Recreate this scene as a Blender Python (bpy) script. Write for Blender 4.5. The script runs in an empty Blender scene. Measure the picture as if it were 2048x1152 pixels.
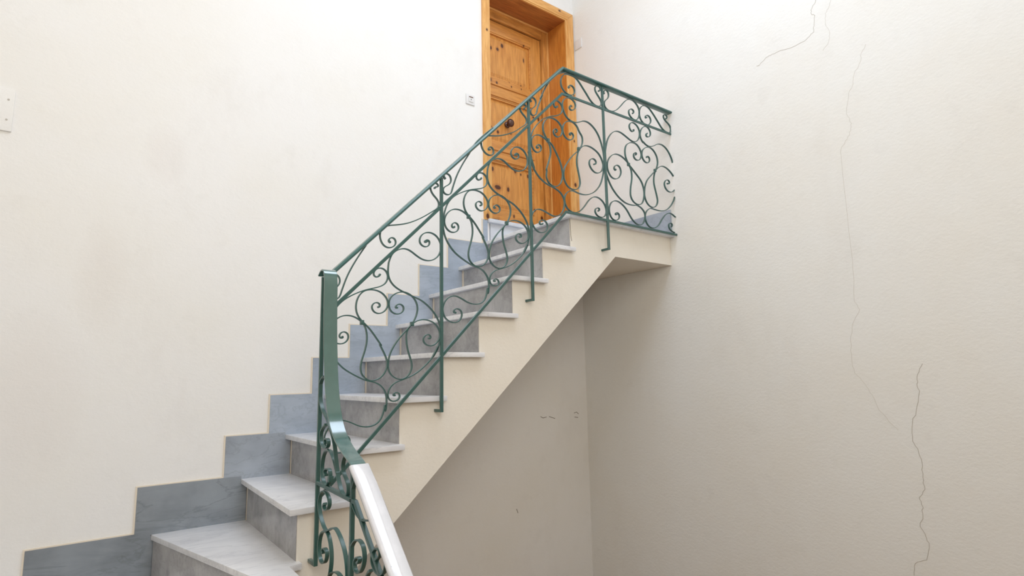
import bpy, bmesh, math, random
from mathutils import Vector, Matrix
random.seed(4)
SC = bpy.context.scene
COL = SC.collection
# ------------------------------------------------------------------ camera, sky, light, exposure
F_PX = 1157.22
CAM_R = [[0.7931618, -0.6087273, -0.0185841], [0.0733797, 0.1258165, -0.9893359], [0.604574, 0.7833398, 0.1444611]]          # rows: right, down, forward in world axes
CAM_C = [-2.42093, -2.57361, -0.98195]
cd = bpy.data.cameras.new('camera')
cd.sensor_fit = 'HORIZONTAL'; cd.sensor_width = 36.0
cd.lens = F_PX / 2048 * 36.0
cd.shift_x = -(1024.587 - 1024) / 2048; cd.shift_y = (577.159 - 576) / 2048
cd.clip_start = 0.02
cam = bpy.data.objects.new('camera', cd); COL.objects.link(cam)
rt, dn, fw = [Vector(v) for v in CAM_R]
cam.matrix_world = Matrix(((rt.x, -dn.x, -fw.x, CAM_C[0]), (rt.y, -dn.y, -fw.y, CAM_C[1]), (rt.z, -dn.z, -fw.z, CAM_C[2]), (0, 0, 0, 1)))
SC.camera = cam
w = bpy.data.worlds.new('sky'); SC.world = w; w.use_nodes = True
w.node_tree.nodes['Background'].inputs[0].default_value = (0.80, 0.90, 1.0, 1)
w.node_tree.nodes['Background'].inputs[1].default_value = 1.0
SC.view_settings.view_transform = 'Standard'; SC.view_settings.look = 'None'
SC.view_settings.exposure = 0.0; SC.view_settings.gamma = 1.0; SC.view_settings.use_curve_mapping = False

# room extents (metres, z = 0 at the upper landing)
XL, XR, YB, YF, ZF, ZC = -3.15, 1.036, 0.925, -3.6, -2.829, 3.15
SKY = (-1.9, 0.5, -2.2, -0.3)          # roof light opening x0 x1 y0 y1

def area(name, loc, size, sizey, energy, col, rot=(0, 0, 0)):
    l = bpy.data.lights.new(name, 'AREA'); l.shape = 'RECTANGLE'; l.size = size; l.size_y = sizey
    l.energy = energy; l.color = col
    o = bpy.data.objects.new(name, l); o.location = loc; o.rotation_euler = rot; COL.objects.link(o); return o
area('roof_daylight', ((SKY[0] + SKY[1]) / 2, (SKY[2] + SKY[3]) / 2, ZC + 0.10), SKY[1] - SKY[0], SKY[3] - SKY[2], 63.5, (0.96, 1.08, 1.29))
area('front_fill_light', (-2.35, YF + 0.03, 0.6), 1.4, 2.0, 48, (1.0, 0.99, 0.97), (math.radians(90), 0, 0))  # added fill lamp, no window there; brightens stringer and lower walls
# ------------------------------------------------------------------ materials
def lin(r, g, b):
    f = lambda c: (c / 255) / 12.92 if c / 255 <= 0.04045 else ((c / 255 + 0.055) / 1.055) ** 2.4
    return (f(r), f(g), f(b), 1)
class NT:
    def __init__(s, name):
        s.m = bpy.data.materials.new(name); s.m.use_nodes = True; s.t = s.m.node_tree; s.n = s.t.nodes
        s.b = s.n['Principled BSDF']; s.tc = s.n.new('ShaderNodeTexCoord')
    def new(s, k, **kw):
        nd = s.n.new(k)
        for a, v in kw.items():
            if a in nd.inputs: nd.inputs[a].default_value = v
            else: setattr(nd, a, v)
        return nd
    def l(s, a, b): s.t.links.new(a, b)
    def mapping(s, scale=(1, 1, 1), rot=(0, 0, 0), space='Object'):
        m = s.new('ShaderNodeMapping'); m.inputs['Scale'].default_value = scale; m.inputs['Rotation'].default_value = rot
        s.l(s.tc.outputs[space], m.inputs['Vector']); return m.outputs[0]
    def noise(s, vec, scale, detail=4, rough=.55, dist=0.0):
        n = s.new('ShaderNodeTexNoise'); n.inputs['Scale'].default_value = scale; n.inputs['Detail'].default_value = detail
        n.inputs['Roughness'].default_value = rough; n.inputs['Distortion'].default_value = dist
        s.l(vec, n.inputs['Vector']); return n.outputs['Fac']
    def ramp(s, fac, stops):
        r = s.new('ShaderNodeValToRGB'); e = r.color_ramp.elements
        while len(e) < len(stops): e.new(.5)
        for el, (p, c) in zip(e, stops): el.position = p; el.color = c
        s.l(fac, r.inputs[0]); return r.outputs[0]
    def mix(s, fac, a, b, mode='MIX'):
        m = s.new('ShaderNodeMix'); m.data_type = 'RGBA'; m.blend_type = mode
        for sock, v in ((m.inputs[0], fac), (m.inputs[6], a), (m.inputs[7], b)):
            if hasattr(v, 'links'): s.l(v, sock)
            else: sock.default_value = v
        return m.outputs[2]
    def math(s, op, a, b=0.0):
        m = s.new('ShaderNodeMath'); m.operation = op
        for sock, v in ((m.inputs[0], a), (m.inputs[1], b)):
            if hasattr(v, 'links'): s.l(v, sock)
            else: sock.default_value = v
        return m.outputs[0]
    def bump(s, h, strength, dist):
        b = s.new('ShaderNodeBump'); b.inputs['Strength'].default_value = strength; b.inputs['Distance'].default_value = dist
        s.l(h, b.inputs['Height']); s.l(b.outputs[0], s.b.inputs['Normal'])
def g(v): return (v, v, v, 1)

def plaster(name, base, warm, amt=1.0, rough=.85, smudge=(), bs=.18):
    t = NT(name); v = t.mapping()
    big = t.noise(v, 1.3, 5, .6); mid = t.noise(v, 7, 4, .6)
    c = t.mix(t.ramp(big, [(.42, g(0)), (.72, g(1))]), base, warm)
    sm = t.noise(t.mapping((1, 1, .45)), 2.2, 6, .65)
    c = t.mix(t.math('MULTIPLY', t.ramp(sm, [(.55, g(0)), (.8, g(1))]), .22 * amt), c, lin(190, 178, 166))
    c = t.mix(t.math('MULTIPLY', t.ramp(mid, [(.60, g(0)), (.8, g(1))]), .12), c, lin(205, 200, 192))
    if smudge:
        sep = t.new('ShaderNodeSeparateXYZ'); t.l(t.tc.outputs['Object'], sep.inputs[0]); m = None
        for (kx, kz, rx, rz) in smudge:
            a = t.math('DIVIDE', t.math('SUBTRACT', sep.outputs[0], kx), rx); b = t.math('DIVIDE', t.math('SUBTRACT', sep.outputs[2], kz), rz)
            d = t.math('ADD', t.math('MULTIPLY', a, a), t.math('MULTIPLY', b, b)); m = d if m is None else t.math('MINIMUM', m, d)
        m = t.math('ADD', m, t.math('MULTIPLY', sm, 2.2))
        c = t.mix(t.math('MULTIPLY', t.ramp(t.math('MULTIPLY', m, .3), [(.25, g(1)), (1.0, g(0))]), .16), c, lin(216, 202, 192))
    t.l(c, t.b.inputs['Base Color']); t.b.inputs['Roughness'].default_value = rough
    t.b.inputs['Specular IOR Level'].default_value = .25
    h1 = t.noise(t.mapping((1, 1, 1.6)), 46, 6, .62, .3); h2 = t.noise(v, 5, 3, .5)
    t.bump(t.math('ADD', h1, t.math('MULTIPLY', h2, 2.0)), bs, .008)
    return t.m
M = {}
M['wall'] = plaster('wall_plaster', lin(243, 241, 238), lin(241, 238, 232), .7, smudge=[(-2.302, -0.46, .085, .22), (-2.061, 0.221, .08, .13), (-2.55, -1.05, .16, .30)])
M['wall2'] = plaster('side_wall_plaster', lin(243, 242, 238), lin(241, 238, 231), .5)
M['stringer'] = plaster('stair_plaster_cream', lin(243, 237, 226), lin(241, 233, 219), .6)
M['wall3'] = plaster('entrance_wall_plaster', lin(238, 228, 210), lin(234, 222, 203), .5)
M['ceil'] = plaster('ceiling_plaster', lin(243, 241, 236), lin(240, 236, 228), .2)
M['grout'] = plaster('cream_grout', lin(240, 228, 210), lin(236, 222, 202), .1)

def marble(name, base, dark, light, rot, scale=1.0, rough=.28, vein=lin(120, 122, 128), va=.5, cont=.12):
    t = NT(name); v = t.mapping((scale, scale * 3.2, scale * 3.2), rot)
    n1 = t.noise(v, 3.0, 8, .62, .9); n2 = t.noise(t.mapping((scale, scale, scale)), 2.2, 4, .55)
    c = t.mix(t.ramp(n1, [(.5 - cont * 1.6, g(0)), (.5 + cont * 1.6, g(1))]), dark, base)
    c = t.mix(t.ramp(n2, [(.45, g(0)), (.75, g(1))]), c, light)
    n3 = t.noise(v, 1.7, 7, .6, 1.6)
    a = t.math('ABSOLUTE', t.math('SUBTRACT', n3, .5))
    c = t.mix(t.math('MULTIPLY', t.ramp(a, [(.0, g(1)), (.022, g(0))]), va), c, vein)
    sp = t.noise(t.mapping(), 160, 3, .6)
    c = t.mix(t.math('MULTIPLY', t.ramp(sp, [(.55, g(0)), (.8, g(1))]), .10), c, dark)
    t.l(c, t.b.inputs['Base Color']); t.b.inputs['Roughness'].default_value = rough
    t.bump(n2, .05, .002); return t.m
M['tread'] = marble('white_marble', lin(238, 238, 240), lin(218, 218, 222), lin(246, 246, 248), (0, 0, .5), 1.0, .33, lin(165, 168, 175), .30)
M['riser'] = marble('grey_marble', lin(178, 176, 176), lin(132, 130, 130), lin(200, 198, 198), (.3, .6, .2), 1.3, .16, lin(128, 126, 126), .30, .17)
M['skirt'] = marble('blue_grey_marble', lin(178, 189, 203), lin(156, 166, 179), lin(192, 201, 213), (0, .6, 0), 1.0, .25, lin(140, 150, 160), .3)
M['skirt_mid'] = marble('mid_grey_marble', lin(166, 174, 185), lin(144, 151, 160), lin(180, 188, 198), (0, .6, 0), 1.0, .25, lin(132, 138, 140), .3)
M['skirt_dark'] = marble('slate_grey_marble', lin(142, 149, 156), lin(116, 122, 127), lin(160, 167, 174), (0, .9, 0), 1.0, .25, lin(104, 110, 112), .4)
M['threshold'] = marble('threshold_marble', lin(222, 225, 231), lin(202, 206, 213), lin(232, 234, 238), (0, .3, 0), 1.2, .3, lin(180, 184, 190), .25)

def metal(name, col, rough=.32, chip=None):
    t = NT(name); n = t.noise(t.mapping(), 18, 4, .6)
    c = t.mix(t.math('MULTIPLY', t.ramp(n, [(.5, g(0)), (.8, g(1))]), .25), col, tuple(x * 1.5 for x in col[:3]) + (1,))
    if chip:
        n2 = t.noise(t.mapping((1, 1, 1)), 34, 5, .7)
        c = t.mix(t.ramp(n2, [(.70, g(0)), (.73, g(1))]), c, chip)
    t.l(c, t.b.inputs['Base Color']); t.b.inputs['Roughness'].default_value = rough
    t.b.inputs['Coat Weight'].default_value = .35; t.b.inputs['Coat Roughness'].default_value = .25
    t.bump(t.noise(t.mapping(), 60, 3, .6), .08, .002); return t.m
M['green'] = metal('green_painted_iron', lin(54, 92, 87))
M['greenh'] = metal('green_handrail_paint', lin(58, 100, 95), .22, lin(150, 118, 108))
M['greent'] = metal('green_top_rail_paint', lin(58, 100, 95), .34, lin(150, 118, 108))
for k_ in ('greenh',):
    b_ = M[k_].node_tree.nodes['Principled BSDF']; b_.inputs['Coat Weight'].default_value = 1.0; b_.inputs['Coat Roughness'].default_value = .12; b_.inputs['Coat IOR'].default_value = 1.9
M['white'] = metal('white_handrail_plastic', lin(222, 222, 226), .2, lin(170, 174, 188))

b_ = M['white'].node_tree.nodes['Principled BSDF']; b_.inputs['Coat Weight'].default_value = 1.0; b_.inputs['Coat Roughness'].default_value = .08; b_.inputs['Coat IOR'].default_value = 1.6
def simple(name, col, rough=.5, metallic=0.0):
    t = NT(name); n = t.noise(t.mapping(), 25, 3, .5)
    c = t.mix(t.math('MULTIPLY', n, .2), col, tuple(x * .8 for x in col[:3]) + (1,))
    t.l(c, t.b.inputs['Base Color']); t.b.inputs['Roughness'].default_value = rough; t.b.inputs['Metallic'].default_value = metallic
    return t.m
M['bronze'] = simple('dark_bronze', lin(98, 74, 66), .3, .6)
M['plastic'] = simple('white_plastic', lin(232, 230, 228), .45)
M['slot'] = simple('brown_rocker', lin(120, 92, 78), .5)
M['dark'] = simple('gap_shade_brown', lin(52, 34, 24), .8)  # dark brown painted in as the shade between door leaf and frame
M['crack'] = simple('crack_line', lin(196, 190, 180), .9)
M['crack2'] = simple('faint_crack_line', lin(216, 211, 203), .9)
M['scuff'] = simple('dark_scuff', lin(112, 102, 84), .9)
M['frame'] = simple('white_window_frame', lin(225, 225, 222), .5)
M['floor'] = marble('floor_marble', lin(140, 104, 64), lin(118, 86, 54), lin(150, 114, 74), (0, 0, .4), .8, .4, lin(150, 142, 130), .3)

def pine(name, axis, base, knots=(), dark=lin(176, 112, 50)):
    """axis: direction of the grain; knots: (x, z, rx, rz) in object space"""
    t = NT(name)
    s = {'x': (.9, 9, 9), 'z': (9, 9, .9), 'y': (9, .9, 9)}[axis]
    v = t.mapping(s); n = t.noise(v, 5.5, 6, .6, .6); n2 = t.noise(t.mapping(tuple(k * 2.5 for k in s)), 9, 4, .6)
    c = t.mix(t.ramp(n, [(.38, g(0)), (.62, g(1))]), dark, base)
    c = t.mix(t.math('MULTIPLY', n2, .16), c, dark)
    n4 = t.noise(t.mapping(), 1.6, 2, .5)
    c = t.mix(t.math('MULTIPLY', t.ramp(n4, [(.4, g(0)), (.7, g(1))]), .35), c, lin(232, 176, 98))
    if knots:
        sep = t.new('ShaderNodeSeparateXYZ'); t.l(t.tc.outputs['Object'], sep.inputs[0]); m = None
        wob = t.math('MULTIPLY', t.noise(t.mapping(), 60, 3, .6), .7)
        for (kx, kz, rx, rz) in knots:
            a = t.math('DIVIDE', t.math('SUBTRACT', sep.outputs[0], kx), rx * 1.25)
            b = t.math('DIVIDE', t.math('SUBTRACT', sep.outputs[2], kz), rz * 1.25)
            d = t.math('ADD', t.math('MULTIPLY', a, a), t.math('MULTIPLY', b, b))
            m = d if m is None else t.math('MINIMUM', m, d)
        m = t.math('ADD', m, wob)
        c = t.mix(t.math('MULTIPLY', t.ramp(t.math('MULTIPLY', m, .25), [(.3, g(1)), (.9, g(0))]), .35), c, lin(150, 84, 34))
        c = t.mix(t.ramp(t.math('MULTIPLY', m, .5), [(.40, g(1)), (.62, g(0))]), c, lin(84, 42, 22))
    t.l(c, t.b.inputs['Base Color']); t.b.inputs['Roughness'].default_value = .38
    t.b.inputs['Coat Weight'].default_value = .15; t.b.inputs['Coat Roughness'].default_value = .3
    t.bump(n2, .08, .002); return t.m
PB = lin(226, 158, 78)
M['pine_z'] = pine('pine_upright', 'z', PB)
M['pine_x'] = pine('pine_level', 'x', PB)
M['pine_dark'] = pine('pine_lining', 'z', lin(218, 144, 62), (), lin(192, 116, 46))
M['pine_head'] = pine('pine_head_lining', 'x', lin(188, 116, 60), (), lin(150, 84, 40))
M['casing_z'] = pine('pine_casing_upright', 'z', lin(238, 184, 112), ((.06, 1.735, .008, .01), (.985, 1.02, .007, .01), (.98, .62, .012, .018), (.045, .20, .013, .02), (1.0, 1.45, .006, .008), (.965, 1.34, .01, .008)), lin(212, 148, 76))
M['casing_x'] = pine('pine_casing_level', 'x', lin(238, 184, 112), ((.86, 2.215, .012, .008),), lin(212, 148, 76))
LK = [(.30, 1.80, .008, .016), (.37, 1.81, .013, .014), (.42, 1.86, .013, .018), (.66, 1.94, .008, .008), (.66, 1.80, .006, .02),
      (.28, 1.50, .014, .02), (.35, 1.49, .009, .012), (.49, 1.54, .006, .008), (.51, 1.50, .006, .008), (.63, 1.55, .006, .008), (.62, 1.51, .005, .007),
      (.36, 1.05, .012, .014), (.29, 1.08, .008, .010), (.50, 1.07, .008, .010), (.56, 1.07, .006, .008), (.22, 1.00, .01, .012),
      (.30, .71, .010, .018), (.54, .74, .013, .020), (.60, .72, .007, .010), (.35, .56, .030, .018), (.46, .56, .012, .02), (.32, .27, .030, .010), (.345, .25, .014, .03),
      (.51, .33, .008, .014), (.74, .42, .010, .012), (.75, 1.28, .010, .010), (.81, 1.28, .010, .02), (.80, .73, .008, .010), (.68, .72, .010, .018), (.82, .36, .012, .018)]
M['leaf'] = pine('pine_door_panel', 'z', lin(228, 160, 80), LK, lin(196, 128, 56))
M['leaf_x'] = pine('pine_door_rail', 'x', lin(222, 154, 74), LK, lin(192, 124, 56))

# ------------------------------------------------------------------ helpers
def tag(o, label=None, cat=None, group=None, kind=None):
    if label: o['label'] = label
    if cat: o['category'] = cat
    if group: o['group'] = group
    if kind: o['kind'] = kind
    return o
def mesh_obj(name, bm, mat, parent=None, smooth=None):
    bmesh.ops.recalc_face_normals(bm, faces=bm.faces[:])
    me = bpy.data.meshes.new(name); bm.to_mesh(me); bm.free()
    me.materials.append(mat)
    if smooth is not None:
        for p in me.polygons: p.use_smooth = True
        me.set_sharp_from_angle(angle=math.radians(smooth))
    o = bpy.data.objects.new(name, me); COL.objects.link(o)
    if parent is not None: o.parent = parent; o.matrix_parent_inverse = parent.matrix_world.inverted() if False else Matrix.Translation(-parent.location)
    return o
def empty(name, loc=(0, 0, 0)):
    o = bpy.data.objects.new(name, None); o.location = loc; o.empty_display_size = .1; COL.objects.link(o); return o
def add_box(bm, x0, x1, y0, y1, z0, z1, bev=0.0, seg=2):
    r = bmesh.ops.create_cube(bm, size=1.0); vs = r['verts']
    for v in vs:
        v.co = Vector((x0 + (v.co.x + .5) * (x1 - x0), y0 + (v.co.y + .5) * (y1 - y0), z0 + (v.co.z + .5) * (z1 - z0)))
    if bev > 0:
        es = list({e for v in vs for e in v.link_edges})
        bmesh.ops.bevel(bm, geom=es, offset=bev, segments=seg, profile=.6, affect='EDGES')
def box(name, x0, x1, y0, y1, z0, z1, mat, parent=None, bev=0.0, smooth=None):
    bm = bmesh.new(); add_box(bm, x0, x1, y0, y1, z0, z1, bev)
    return mesh_obj(name, bm, mat, parent, smooth if smooth is not None else (40 if bev else None))
def add_prism(bm, pts, z0, z1, bev=0.0):
    """pts: (x, y) polygon extruded in z"""
    lo = [bm.verts.new((x, y, z0)) for x, y in pts]; hi = [bm.verts.new((x, y, z1)) for x, y in pts]
    n = len(pts); fs = [bm.faces.new(lo[::-1]), bm.faces.new(hi)]
    for i in range(n): fs.append(bm.faces.new((lo[i], lo[(i + 1) % n], hi[(i + 1) % n], hi[i])))
    if bev > 0:
        bmesh.ops.recalc_face_normals(bm, faces=fs)
        es = list({e for f in fs for e in f.edges})
        bmesh.ops.bevel(bm, geom=es, offset=bev, segments=2, profile=.6, affect='EDGES')
def prism(name, pts, z0, z1, mat, parent=None, bev=0.0):
    bm = bmesh.new(); add_prism(bm, pts, z0, z1, bev); return mesh_obj(name, bm, mat, parent, 40 if bev else None)
def add_prism_y(bm, pts, y0, y1):
    lo = [bm.verts.new((x, y0, z)) for x, z in pts]; hi = [bm.verts.new((x, y1, z)) for x, z in pts]
    n = len(pts); bm.faces.new(lo); bm.faces.new(hi[::-1])
    for i in range(n): bm.faces.new((lo[i], lo[(i + 1) % n], hi[(i + 1) % n], hi[i]))
def smooth_path(pts, step=.006, relax=6):
    P = [Vector(p) for p in pts]; out = []
    Q = [P[0] * 2 - P[1]] + P + [P[-1] * 2 - P[-2]]
    for i in range(1, len(Q) - 2):
        p0, p1, p2, p3 = Q[i - 1], Q[i], Q[i + 1], Q[i + 2]
        n = max(2, int((p2 - p1).length / step))
        t0 = 0; t1 = max(1e-5, (p1 - p0).length) ** .5; t2 = t1 + max(1e-5, (p2 - p1).length) ** .5; t3 = t2 + max(1e-5, (p3 - p2).length) ** .5
        for k in range(n):
            t = t1 + (t2 - t1) * k / n
            a1 = p0 * ((t1 - t) / (t1 - t0)) + p1 * ((t - t0) / (t1 - t0)); a2 = p1 * ((t2 - t) / (t2 - t1)) + p2 * ((t - t1) / (t2 - t1))
            a3 = p2 * ((t3 - t) / (t3 - t2)) + p3 * ((t - t2) / (t3 - t2))
            b1 = a1 * ((t2 - t) / (t2 - t0)) + a2 * ((t - t0) / (t2 - t0)); b2 = a2 * ((t3 - t) / (t3 - t1)) + a3 * ((t - t1) / (t3 - t1))
            out.append(b1 * ((t2 - t) / (t2 - t1)) + b2 * ((t - t1) / (t2 - t1)))
    out.append(P[-1])
    for _ in range(relax):
        out = [out[0]] + [out[i] * .5 + (out[i - 1] + out[i + 1]) * .25 for i in range(1, len(out) - 1)] + [out[-1]]
    return out
def add_sweep(bm, path, nrm, t, wd, ch=.25, section=None, scale=None):
    """bar of thickness t in the plane and width wd along nrm, swept along path with mitred corners"""
    nrm = Vector(nrm).normalized(); n = len(path); rings = []
    if section is None:
        a, b = t / 2, wd / 2; c = min(a, b) * ch
        section = [(a, -b + c), (a, b - c), (a - c, b), (-a + c, b), (-a, b - c), (-a, -b + c), (-a + c, -b), (a - c, -b)]
    for i, p in enumerate(path):
        p = Vector(p)
        d0 = (p - Vector(path[i - 1])).normalized() if i else None
        d1 = (Vector(path[i + 1]) - p).normalized() if i < n - 1 else None
        T = (d0 or d1) + (d1 or d0); T.normalize()
        B = T.cross(nrm).normalized(); k = 1.0
        if d0 and d1: k = 1.0 / max(.5, T.dot(d1))
        s = scale(i, n) if scale else 1.0
        rings.append([bm.verts.new(p + B * (u * k * s) + nrm * v) for u, v in section])
    m = len(section)
    for i in range(n - 1):
        for j in range(m): bm.faces.new((rings[i][j], rings[i][(j + 1) % m], rings[i + 1][(j + 1) % m], rings[i + 1][j]))
    bm.faces.new(rings[0][::-1]); bm.faces.new(rings[-1])
def sweep(name, path, nrm, t, wd, mat, parent, **kw):
    bm = bmesh.new(); add_sweep(bm, path, nrm, t, wd, **kw); return mesh_obj(name, bm, mat, parent, 35)
def eye(a=True, b=True):
    def f(i, n):
        s = 1.0
        for on, d in ((a, i), (b, n - 1 - i)):
            if on and d < 5: s = max(s, (1.55, 1.75, 1.6, 1.35, 1.12)[d])
        return s
    return f

# ------------------------------------------------------------------ room
T = .30
LX0, LX1, LZ0, LZ1 = .018, 1.022, .150, 2.236         # door casing outline; rough opening sits inside
OX0, OX1, OZ0, OZ1 = .070, .955, 0.0, 2.175
def wall_with_hole(name, rects, mat):
    bm = bmesh.new()
    for r in rects: add_box(bm, *r)
    return tag(mesh_obj(name, bm, mat), kind='structure')
wall_with_hole('wall_back', [(XL - T, OX0, YB, YB + T, ZF - .1, ZC), (OX1, XR, YB, YB + T, ZF - .1, ZC), (OX0, OX1, YB, YB + T, OZ1, ZC), (OX0, OX1, YB, YB + T, ZF - .1, OZ0)], M['wall'])
wr = tag(box('wall_right', XR, XR + T, YF - T, YB + T, ZF - .1, ZC, M['wall2']), kind='structure')
tag(box('wall_left', XL - T, XL, YF - T, YB, ZF - .1, ZC, M['wall3']), kind='structure')
tag(box('wall_front', XL, XR, YF - T, YF, ZF - .1, ZC, M['wall3']), kind='structure')
tag(box('floor', XL, XR, YF, YB, ZF - .1, ZF, M['floor']), kind='structure')
bm = bmesh.new()
for r in ((XL - T, XR + T, SKY[3], YB + T, ZC, ZC + .2), (XL - T, XR + T, YF - T, SKY[2], ZC, ZC + .2), (XL - T, SKY[0], SKY[2], SKY[3], ZC, ZC + .2), (SKY[1], XR + T, SKY[2], SKY[3], ZC, ZC + .2)):
    add_box(bm, *r)
tag(mesh_obj('ceiling', bm, M['ceil']), kind='structure')
bm = bmesh.new()
for r in ((SKY[0] - .05, SKY[1] + .05, SKY[2] - .05, SKY[2], ZC + .2, ZC + .25), (SKY[0] - .05, SKY[1] + .05, SKY[3], SKY[3] + .05, ZC + .2, ZC + .25),
          (SKY[0] - .05, SKY[0], SKY[2], SKY[3], ZC + .2, ZC + .25), (SKY[1], SKY[1] + .05, SKY[2], SKY[3], ZC + .2, ZC + .25), ((SKY[0] + SKY[1]) / 2 - .02, (SKY[0] + SKY[1]) / 2 + .02, SKY[2], SKY[3], ZC + .2, ZC + .25)):
    add_box(bm, *r)
tag(mesh_obj('window_1', bm, M['frame']), kind='structure')

# hairline cracks of the right wall, slightly raised filler lines following the plaster
def crack(pts, wd, parent, mat=None):
    P = []
    for i in range(len(pts) - 1):
        a, b = Vector(pts[i]), Vector(pts[i + 1])
        for k in range(4):
            q = a.lerp(b, k / 4); 
            if k: q += Vector((random.uniform(-1, 1), random.uniform(-1, 1))) * .0035
            P.append(Vector((XR - .0002, q[0], q[1])))
    P.append(Vector((XR - .0002, pts[-1][0], pts[-1][1])))
    bm = bmesh.new(); add_sweep(bm, P, (1, 0, 0), wd, .0012)
    return mesh_obj('crack', bm, mat or M['crack'], parent)
for pts, wd in (([[-1.163, 1.226], [-1.153, 1.204], [-1.13, 1.177], [-1.131, 1.15], [-1.15, 1.131], [-1.141, 1.083], [-1.133, 1.03], [-1.103, 1.014], [-1.069, 1.0], [-1.002, 0.997], [-0.935, 1.008], [-0.869, 1.012], [-0.828, 1.008], [-0.779, 0.975], [-0.761, 0.978]], .0026), ([[-1.248, 1.177], [-1.233, 1.142], [-1.209, 1.112], [-1.204, 1.054], [-1.223, 0.975], [-1.209, 0.923], [-1.174, 0.888]], .0018), ([[-1.403, 0.818], [-1.374, 0.775], [-1.366, 0.73], [-1.329, 0.674], [-1.316, 0.614], [-1.289, 0.569], [-1.266, 0.455], [-1.287, 0.391], [-1.28, 0.353], [-1.254, 0.306], [-1.221, 0.269], [-1.214, 0.231], [-1.216, -0.391], [-1.203, -0.615], [-1.226, -0.671], [-1.185, -0.741], [-1.163, -0.839], [-1.159, -0.945], [-1.167, -1.017], [-1.213, -1.075], [-1.243, -1.133], [-1.27, -1.214], [-1.33, -1.291], [-1.35, -1.314]], .0018), ([[-1.492, -0.973], [-1.465, -1.026], [-1.457, -1.075], [-1.465, -1.111], [-1.447, -1.183], [-1.417, -1.274], [-1.409, -1.364], [-1.429, -1.41], [-1.439, -1.467], [-1.435, -1.537], [-1.438, -1.595], [-1.409, -1.639], [-1.419, -1.678], [-1.416, -1.724], [-1.398, -1.779], [-1.419, -1.826], [-1.429, -1.852], [-1.41, -1.935], [-1.358, -1.964], [-1.347, -2.023]], .0028)):
    crack(pts, wd, wr, M['crack2'] if wd < .002 else None)


def mark(nm, pts, wd, parent, plane, at, mat):
    P = [Vector((u, at, v)) if plane == 'y' else Vector((at, u, v)) for u, v in pts]
    bm = bmesh.new(); add_sweep(bm, P, (0, 1, 0) if plane == 'y' else (1, 0, 0), wd, .0012); return mesh_obj(nm, bm, mat, parent)
wb = bpy.data.objects['wall_back']
for pts in [[(0.5314, -1.3185), (0.5564, -1.3313), (0.5924, -1.3259)], [(0.6184, -1.3236), (0.6804, -1.3427)], [(0.8874, -1.3117), (0.9157, -1.3053), (0.9373, -1.3225)], [(0.8915, -1.3437), (0.9304, -1.35)], [(0.2799, -1.966), (0.293, -1.996)]]: mark('scuff', pts, .004, wb, 'y', YB - .0002, M['scuff'])
# ------------------------------------------------------------------ stairs
RUN, H, W = .2322, .2176, YB - .001
XRW, XLW = XR - .001, XL + .001
TB, OV, PR = .0255, .030, .038
xo = [-k * RUN for k in range(9)]; xo[6] = -1.372; xo[7] = -1.640
xw = [.023, -.217, -.459, -.707, -.944, -1.170, -1.388, -1.613, -2.020]
stairs = empty('staircase', (-1.2, .4, ZF))
tag(stairs, 'marble staircase with cream plastered side climbing along the wall to the wooden door', 'staircase')
XE = .274 - RUN
# plaster body of the upper flight
SX, SZ, SS = .437, -.228, .9
XW = -1.662                               # face of the lower flight
po = [(XRW, -TB), (OV + .002, -TB)]; pw = [(XRW, -TB), (xw[0] + OV + .02, -TB)]
for k in range(1, 8):
    po += [(xo[k - 1] + OV + .002, -k * H - TB), (xo[k] + OV + (.014 if k == 7 else .002), -k * H - TB)]
    pw += [(xw[k - 1] + OV + .02, -k * H - TB), (xw[k] + OV + .02, -k * H - TB)]
po += [(xo[7] + OV + .002 + .012, -8 * H - TB), (XW, -8 * H - TB)]; pw += [(xw[7] + OV + .02, -8 * H - TB), (XW, -8 * H - TB)]
end = [(XW, SZ + (XW - SX) * SS), (SX, SZ), (XRW, SZ)]; po += end; pw += end
bm = bmesh.new()
lo = [bm.verts.new((x, 0, z)) for x, z in po]; hi = [bm.verts.new((x, W, z)) for x, z in pw]; n = len(lo)
bm.faces.new(lo); bm.faces.new(hi[::-1])
for i in range(n): bm.faces.new((lo[i], lo[(i + 1) % n], hi[(i + 1) % n], hi[i]))
mesh_obj('stringer', bm, M['stringer'], stairs)
# treads, risers
LP = (-1.636, -PR)
def tread(pts, k, nm='tread', bev=.003):
    return prism(nm, pts, -k * H - TB, -k * H, M['tread'], stairs, bev)
tread([(xo[0], -PR), (XRW, -PR), (XRW, W), (xw[0], W)], 0, 'landing_slab')
for k in range(1, 8):
    e = xo[k] + XE + RUN if k not in (6, 7) else -k * RUN + XE + RUN
    tread([(xo[k], -PR), (e, -PR), (e, -.001), (xw[k - 1] + OV + .015, W), (xw[k], W)], k)
tread([(xw[8], W), (-1.79, -.06), (-1.645, -.300), (-1.636, -PR), (-8 * RUN + XE + RUN, -PR), (-8 * RUN + XE + RUN, -.001), (xw[7] + OV + .015, W)], 8)
for k in range(0, 8):                       # riser under tread k
    a = Vector((xw[k] + OV, W - .022)); b = Vector((xo[k] + OV + (.012 if k == 7 else 0), .006)); d = Vector((.02, 0))
    ge = a + (b - a).normalized() * .012
    prism('riser', [tuple(a + (b - a).normalized() * .014), tuple(b), tuple(b + d), tuple(a + d)], -(k + 1) * H, -k * H - TB, M['riser'], stairs)
    prism('grout_joint', [(a.x + .0025, a.y + .022), (a.x + .0015, a.y - .008), (a.x + .02, a.y - .008), (a.x + .02, a.y + .022)], -(k + 1) * H, -k * H - TB, M['grout'], stairs)
mark('crack', [(0.0319, -0.0275), (0.0336, -0.0853), (0.0357, -0.1333), (0.0426, -0.1708)], .0035, stairs, 'y', -.0002, M['scuff'])
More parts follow.
